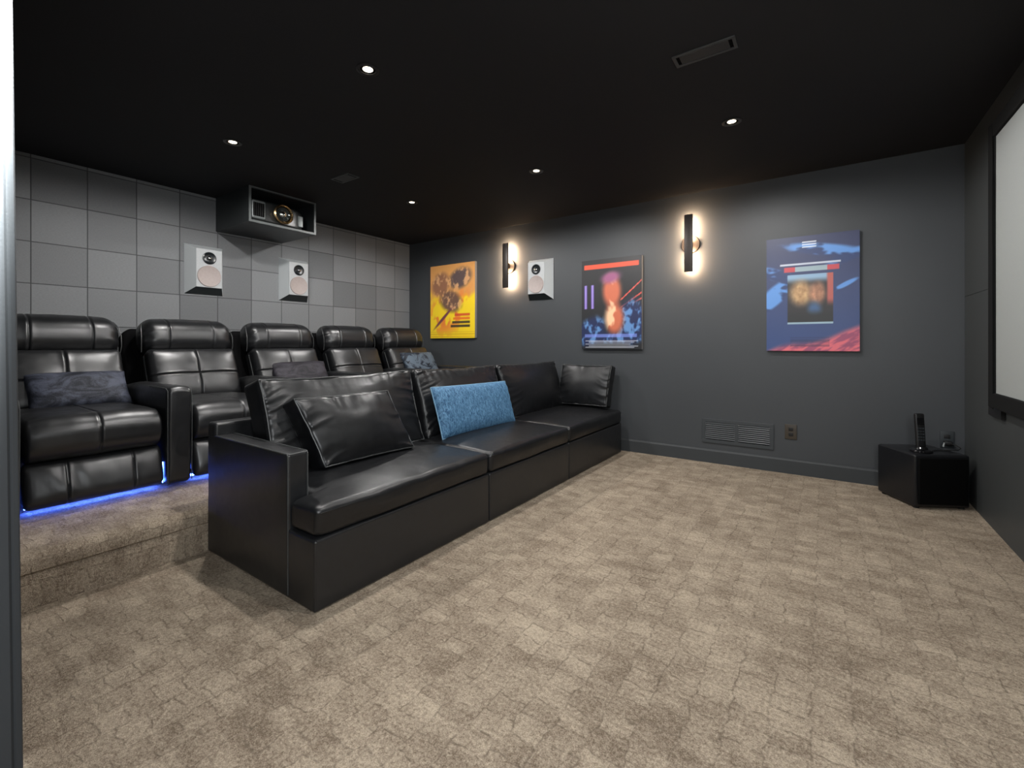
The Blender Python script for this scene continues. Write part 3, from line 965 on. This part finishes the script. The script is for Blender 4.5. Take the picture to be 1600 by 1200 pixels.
# ------------------------------------------------------------------ sofa of three modules
def sofa_module(y0, y1, arm, label):
    XF, XB = 3.10, 2.14
    t = thing('sofa_module', label, 'sofa', (XB, (y0 + y1) / 2, 0), group='modules of the front leather sofa')
    hy = (y1 - y0) / 2
    L = XF - XB
    g = 0.003
    # base box
    def basefn(x, y, z):
        return (x + 0.004 * nz(y * 4, z * 6, y0) * (x > 0), y, z)
    mb = MB(); mb.soft((L / 2, 0, 0.146), (L / 2, hy - g, 0.142), 0.012, (8, 8, 4), k=3, fn=basefn)
    bs = mb.build('base', M['leather_b'], t)
    # corner welt lines of the base
    for s_ in (-1, 1):
        MB().tube([(L - 0.004, s_ * (hy - g - 0.004), 0.01), (L - 0.004, s_ * (hy - g - 0.004), 0.28)], 0.0035, 6).build('base_welt', M['leather_b'], bs)
    MB().tube([(L - 0.003, -hy + g + 0.01, 0.284), (L - 0.003, hy - g - 0.01, 0.284)], 0.0035, 6).build('base_welt', M['leather_b'], bs)
    # back frame
    mb = MB(); mb.soft((0.045, 0, 0.40), (0.045, hy - g, 0.262), 0.016, (3, 8, 4), k=3)
    mb.build('back_frame', M['leather_b'], t)
    ya = -hy + (0.092 if arm else 0)
    if arm:
        mb = MB(); mb.soft((0.388, -hy + 0.046, 0.305), (0.382, 0.0445, 0.297), 0.013, (8, 2, 6), k=3,
                           fn=lambda x, y, z: (x, y, z + (0.004 * nz(x * 6, 0, 3) if z > 0.2 else 0)))
        ar = mb.build('armrest', M['leather_b'], t)
        for yy in (-hy + 0.003, -hy + 0.089):
            MB().tube([(0.768, yy, 0.02 if yy < -hy + 0.05 else 0.30), (0.768, yy, 0.592), (0.76, yy, 0.600), (0.10, yy, 0.601)], 0.0032, 6).build('armrest_piping', M['piping'], ar)
        MB().tube([(0.768, -hy + 0.004, 0.599), (0.768, -hy + 0.088, 0.599)], 0.0032, 6).build('armrest_piping', M['piping'], ar)
    # seat cushion (T shape in front of the arm)
    c0, c1 = ya + 0.004, hy - 0.004
    cw, cy = (c1 - c0) / 2, (c0 + c1) / 2
    x0, x1 = 0.10, L + 0.006
    hx, cx = (x1 - x0) / 2, (x0 + x1) / 2
    def seatfn(x, y, z):
        u, v = x / hx, y / cw
        if z > -0.02:
            z += (0.030 * (1 - min(1, abs(u)) ** 3) * (1 - min(1, abs(v)) ** 4)) * sst(-0.02, 0.05, z)
            z += nz(x * 5, y * 5, y0 * 3) * 0.004
            z += wr(x, y, z, hx, cw, 0.006, 22, 22, y0 * 7, 0.25)
        yy = y
        if arm and x > hx - 0.185 and y < 0:   # the ear that wraps the arm front
            yy = y + (-0.092 + 0.006) * sst(-cw * 0.9, -cw * 0.995, y)
        sag = 0.006 * nz(y * 5, z * 9, y0)
        return (x + sag * (x > 0) + 0.010 * (z > -0.03) * (1 - abs(v) ** 4) * (x > hx - 0.03), yy, z)
    if arm:
        cuts = ((hx - 0.185,), (), ())
    else:
        cuts = ((), (), ())
    mb = MB(); mb.soft((cx, cy, 0.352), (hx, cw, 0.062), 0.030, (22, 24, 3), k=5, cuts=cuts, fn=seatfn)
    cu = mb.build('seat_cushion', M['leather_s'], t, angle=75)
    # seam welt round the upper front edge of the cushion
    e0 = c0 - (0.086 if arm else 0)
    mb = MB()
    pts = []
    n = 26
    for i in range(n + 1):
        y = e0 + 0.012 + (c1 - e0 - 0.024) * i / n
        v = (y - (c0 + c1) / 2) / cw
        pts.append((x1 - 0.001 + 0.006 * (1 - min(1, abs(v)) ** 4) + 0.006 * nz((y - cy) * 5, 0.045 * 9, y0), y, 0.393))
    mb.tube(pts, 0.0024, 6)
    mb.build('front_seam', M['leather_s'], cu)
    return t, hy

def back_cushion(t, ymid, y0, y1, seed, lean_top=0.0):
    """box cushion leaning on the back frame; coordinates local to the module"""
    cy, hy = (y0 + y1) / 2 - ymid, (y1 - y0) / 2
    hz, hx = 0.245, 0.085
    def fn(x, y, z):
        u, v = y / hy, z / hz
        b = (1 - min(1, abs(u)) ** 2.6) * (1 - min(1, abs(v)) ** 2.6)
        if x > 0:
            x += 0.055 * b
            x += wr(y, z, 0, hy, hz, 0.015, 20, 24, seed, 0.6) + 0.010 * nz(y * 4, z * 5, seed)
        z -= 0.018 * sst(0.3, 1, v) * (1 - u * u) * 0.6 * (1 if z > 0 else 0) - 0.006 * nz(y * 8, seed, 2) * (v > 0.7)
        y *= 1 - 0.035 * (1 - v * v) * abs(u) ** 2
        return (x, y, z)
    ang_ = radians(17)
    mat = Matrix.Translation((0.262, cy, 0.630)) @ Matrix.Rotation(-ang_, 4, 'Y')
    mb = MB(); mb.soft((0, 0, 0), (hx, hy, hz), 0.028, (4, 84, 50), k=4, fn=fn, mat=mat)
    o = mb.build('back_cushion', M['leather_s'], t, angle=75)
    mb = MB()
    pts = []
    for (a0, a1, b0, b1) in ((-1, 1, 1, 1), (1, 1, 1, -1), (1, -1, -1, -1), (-1, -1, -1, 1)):
        for i in range(14):
            s_ = i / 14
            y, z = (a0 + (a1 - a0) * s_) * (hy - 0.010), (b0 + (b1 - b0) * s_) * (hz - 0.010)
            p = fn(hx - 0.012, y, z)
            fx = hx - 0.004 + 0.015 * nz(y * 14, z * 14, seed) * 0.5
            pts.append(mat @ Vector((fx, p[1], p[2])))
    mb.tube(pts, 0.0035, 6, closed=True)
    mb.build('cushion_piping', M['piping'], o)
    return o

m1, _ = sofa_module(1.000, 2.117, True, 'near end module of the black leather sofa, with the armrest')
m2, _ = sofa_module(2.121, 3.136, False, 'middle armless module of the black leather sofa, with a blue pillow')
m3, _ = sofa_module(3.140, 4.235, False, 'far end module of the black leather sofa, against the charcoal wall')
back_cushion(m1, 1.5585, 1.115, 2.135, 3.3)
back_cushion(m2, 2.6285, 2.155, 3.095, 8.1)
back_cushion(m3, 3.6875, 3.120, 4.140, 5.7)

# loose pillows on the sofa
def box_cushion(label, bl, br, tl, tck, seed):
    m, w, h = frame_from(bl, br, tl)
    t = thing('leather_cushion', label, 'cushion', m.translation)
    m = m.copy(); m.translation = (0, 0, 0)
    hx, hy, hz = w / 2, h / 2, tck / 2
    def fn(x, y, z):
        u, v = x / hx, y / hy
        b = (1 - min(1, abs(u)) ** 2.4) * (1 - min(1, abs(v)) ** 2.4)
        if z > 0:
            z += 0.045 * b + wr(x, y, 0, hx, hy, 0.013, 18, 18, seed, 0.6) + 0.008 * nz(x * 5, y * 6, seed)
        elif z < -hz * 0.9:
            z -= 0.02 * b
        x *= 1 - 0.03 * (1 - v * v) * abs(u) ** 2
        y *= 1 - 0.03 * (1 - u * u) * abs(v) ** 2
        return (x + 0.004 * nz(y * 20, z * 20, seed), y + 0.004 * nz(x * 20, z * 20, seed + 2), z)
    mb = MB(); mb.soft((0, 0, 0), (hx, hy, hz), 0.022, (56, 44, 3), k=4, fn=fn, mat=m)
    mb.build('cushion_cover', M['leather_s'], t, angle=80)
    for zz in (1,):
        pts = []
        for (a0, a1, b0, b1) in ((-1, 1, 1, 1), (1, 1, 1, -1), (1, -1, -1, -1), (-1, -1, -1, 1)):
            for i in range(16):
                q = i / 16
                x, y = (a0 + (a1 - a0) * q) * (hx - 0.006), (b0 + (b1 - b0) * q) * (hy - 0.006)
                p = fn(x, y, zz * (hz - 0.006))
                pts.append(m @ Vector((p[0], p[1], zz * (hz - 0.004))))
        MB().tube(pts, 0.0035, 6, closed=True).build('piping', M['piping'], t)
    return t
box_cushion('loose square black leather cushion leaning against the back beside the near armrest',
            (2.680, 1.280, 0.432), (2.690, 1.860, 0.428), (2.550, 1.188, 0.775), 0.13, 4.2)
box_cushion('loose black leather cushion standing upright at the far end against the charcoal wall',
            (2.475, 4.10, 0.442), (3.015, 4.13, 0.442), (2.500, 4.18, 0.845), 0.13, 9.2)
throw_pillow('blue_pillow', 'bright blue chenille lumbar pillow leaning on the middle of the black leather sofa', 'pillow',
             (2.660, 2.185, 0.428), (2.645, 3.060, 0.412), (2.560, 2.172, 0.766), 0.13, M['blue'], M['blue_edge'],
             pinch=0.012, seed=2.2, puff=0.5, sharp=3.5, wr_amp=0.006, nx=44, ny=26)

# ------------------------------------------------------------------ recliners on the riser
def make_recliner():
    t = thing('recliner', 'recliner', 'recliner', (1.0, 0, RZ), group='row of black leather cinema recliners')
    hw = 0.284
    G = M['leather_r']
    def groove(y, cs, depth):
        return sum(-depth * exp(-((y - c) / 0.0045) ** 2) + depth * 0.5 * exp(-((abs(y - c) - 0.011) / 0.005) ** 2) for c in cs)
    # base body under seat
    mb = MB(); mb.soft((0.04, 0, 0.15), (0.38, hw - 0.004, 0.115), 0.02, (2, 2, 2), k=2); mb.build('base', M['black'], t)
    # seat with rolled front
    def seat(x, y, z):
        v = min(1, abs(y) / hw)
        z2 = z + (0.020 * (1 - v ** 4) * (z > 0))
        g_ = groove(y, (0.0,), 0.006)
        bx = 0.018 * (1 - v ** 4) * (x > 0.2) * (1 - min(1, abs(z) / 0.11) ** 2)
        w_ = 0.004 * nz(x * 9, y * 9, 2)
        if x > 0.22: bx += g_
        elif z > 0: z2 += g_
        return (x + bx + w_ * (x > 0.2), y, z2 + w_)
    mb = MB(); mb.soft((0.25, 0, 0.355), (0.345, hw, 0.105), (0.09, 0.03, 0.09), (14, 18, 4), k=6, cuts=((), (0.0,), ()), fn=seat)
    mb.build('seat', G, t, angle=80)
    # footrest panel
    def foot(x, y, z):
        v, q = min(1, abs(y) / hw), min(1, abs(z) / 0.12)
        b = (1 - v ** 5) * (1 - q ** 3)
        dx = 0.03 * b + (x > 0) * (groove(y, (-0.125, 0.14), 0.006) + 0.010 * b * nz(y * 16 + z * 5, z * 4, 5))
        return (x + dx - 0.02 * (z < 0) * (q ** 3) - z * 0.30, y, z)
    mb = MB(); mb.soft((0.545, 0, 0.145), (0.035, hw - 0.002, 0.112), (0.033, 0.03, 0.04), (3, 26, 14), k=5, cuts=((), (-0.125, 0.14), ()), fn=foot)
    mb.build('footrest', G, t, angle=80)
    # lower back cushion, leaning, with crossed seams
    bw = 0.288
    def low(x, y, z):
        v, q = min(1, abs(y) / bw), min(1, abs(z) / 0.205)
        b = (1 - v ** 4) * (1 - q ** 3)
        if x > 0:
            x += 0.038 * b + groove(y, (0.0,), 0.007) * (z > -0.18) + groove(z, (-0.01,), 0.008)
            x += wr(y, z, 0, bw, 0.205, 0.011, 26, 30, 3.1, 0.5)
            x += 0.010 * exp(-((y) / 0.05) ** 2 - ((z + 0.0) / 0.05) ** 2) * -1
        return (x, y, z)
    mt = Matrix.Translation((-0.185, 0, 0.600)) @ Matrix.Rotation(radians(-23), 4, 'Y')
    mb = MB(); mb.soft((0, 0, 0), (0.085, bw, 0.205), (0.05, 0.035, 0.05), (4, 24, 20), k=5, cuts=((), (0.0,), (-0.01,)), fn=low, mat=mt)
    lo_ = mb.build('lower_backrest', G, t, angle=80)
    # headrest roll
    bw = 0.300
    def head(x, y, z):
        v, q = min(1, abs(y) / bw), min(1, abs(z) / 0.135)
        b = (1 - v ** 5) * (1 - q ** 2)
        if x > 0:
            x += 0.035 * b + groove(y, (-0.145, 0.145), 0.006)
            x += wr(y, z, 0, bw, 0.135, 0.010, 10, 34, 6.4, 0.35)
        z += 0.012 * (1 - v ** 2) * (z > 0)
        if z > 0.0: y *= 1 - 0.06 * q * q
        return (x - 0.03 * max(0, z / 0.135) ** 2 , y, z + groove(y, (-0.145, 0.145), 0.004) * (z > 0.1))
    mt = Matrix.Translation((-0.335, 0, 0.893)) @ Matrix.Rotation(radians(-10), 4, 'Y')
    mb = MB(); mb.soft((0, 0, 0), (0.10, bw, 0.135), (0.085, 0.075, 0.10), (4, 22, 12), k=6, cuts=((), (-0.145, 0.145), ()), fn=head, mat=mt)
    hd = mb.build('headrest', G, t, angle=80)
    # stitched side welts of headrest and lower back
    for s_ in (-1, 1):
        MB().tube([(-0.262, s_ * 0.297, 0.785), (-0.248, s_ * 0.300, 0.83), (-0.252, s_ * 0.299, 0.90), (-0.285, s_ * 0.292, 0.96), (-0.33, s_ * 0.276, 0.995)], 0.003, 6).build('side_welt', M['piping'], hd)
        MB().tube([(-0.105, s_ * 0.287, 0.45), (-0.175, s_ * 0.290, 0.60), (-0.245, s_ * 0.288, 0.755)], 0.003, 6).build('side_welt', M['piping'], lo_)
    # back shell
    mt = Matrix.Translation((-0.50, 0, 0.53)) @ Matrix.Rotation(radians(-9), 4, 'Y')
    mb = MB(); mb.soft((0, 0, 0), (0.075, 0.345, 0.43), (0.05, 0.07, 0.10), (2, 4, 4), k=5, mat=mt)
    mb.build('back_shell', M['fabric_dark'], t)
    # light strip under the footrest
    MB().box((0.488, -hw + 0.02, 0.024), (0.498, hw - 0.02, 0.034)).build('light_strip', M['led_blue'], t, smooth=False)
    return t

def arm_mesh(t, yc):
    # sloping padded arm, front roll
    def fn(x, y, z):
        top = z > 0.15
        dz = 0.014 * (1 - (y / 0.064) ** 2) * top
        dz += -0.035 * sst(-0.1, -0.45, x) * (z > 0)
        return (x + 0.006 * nz(z * 7, y * 20, 1) * (x > 0.3) + 0.010 * sst(-0.1, 0.28, z) * (x > 0.3), y, z + dz)
    mb = MB(); mb.soft((0.13, yc, 0.300), (0.47, 0.064, 0.282), (0.045, 0.022, 0.035), (12, 3, 12), k=4, fn=fn)
    a = mb.build('armrest', M['leather_r'], t, angle=80)
    for s_ in (-1, 1):
        MB().tube([(0.598, yc + s_ * 0.060, 0.03), (0.600, yc + s_ * 0.061, 0.30), (0.602, yc + s_ * 0.061, 0.53), (0.592, yc + s_ * 0.058, 0.568), (0.560, yc + s_ * 0.058, 0.582), (0.3, yc + s_ * 0.058, 0.584)], 0.0025, 6).build('armrest_piping', M['piping'], a)
    MB().box((0.535, yc - 0.0675, 0.03), (0.541, yc - 0.0650, 0.15)).build('light_strip', M['led_blue'], t, smooth=False)
    return a

proto = make_recliner()
arm_mesh(proto, 0.284 + 0.070)
labels = ['recliner nearest the doorway at the left edge, holding a slate velvet pillow',
          'second recliner from the left, empty, under the left wall speaker',
          'third recliner from the left, middle of the row, holding a dark plum velvet pillow',
          'fourth recliner from the left, empty, second from the poster wall',
          'fifth recliner of the row, nearest the yellow poster, with a steel grey pillow']
ys = [0.715, 1.425, 2.137, 2.845, 3.560]
first_only = None
for i, (lb, y) in enumerate(zip(labels, ys)):
    r = proto if i == 0 else copy_tree(proto)
    r.location = (1.0, y, RZ)
    r['label'] = lb
# the extra armrest at the left end of the row belongs to the first recliner
arm_mesh(proto, -0.284 - 0.070)

throw_pillow('velvet_pillow', 'slate blue crushed velvet lumbar pillow on the leftmost recliner', 'pillow',
             (1.055, 0.530, 0.672), (1.060, 1.000, 0.672), (0.90, 0.520, 0.880), 0.13, M['velvet'], None, pinch=0.04, seed=11, puff=0.45, sharp=3)
throw_pillow('velvet_pillow', 'dark plum velvet pillow on the middle recliner behind the sofa', 'pillow',
             (1.06, 1.915, 0.672), (1.06, 2.430, 0.672), (0.87, 1.950, 0.900), 0.13, M['velvet2'], None, pinch=0.05, seed=13, puff=0.45, sharp=3)
throw_pillow('velvet_pillow', 'steel grey and black mottled velvet pillow on the recliner nearest the poster wall', 'pillow',
             (1.05, 3.370, 0.680), (1.06, 3.845, 0.680), (0.87, 3.375, 0.965), 0.14, M['velvet3'], None, pinch=0.05, seed=15, puff=0.45, sharp=3)
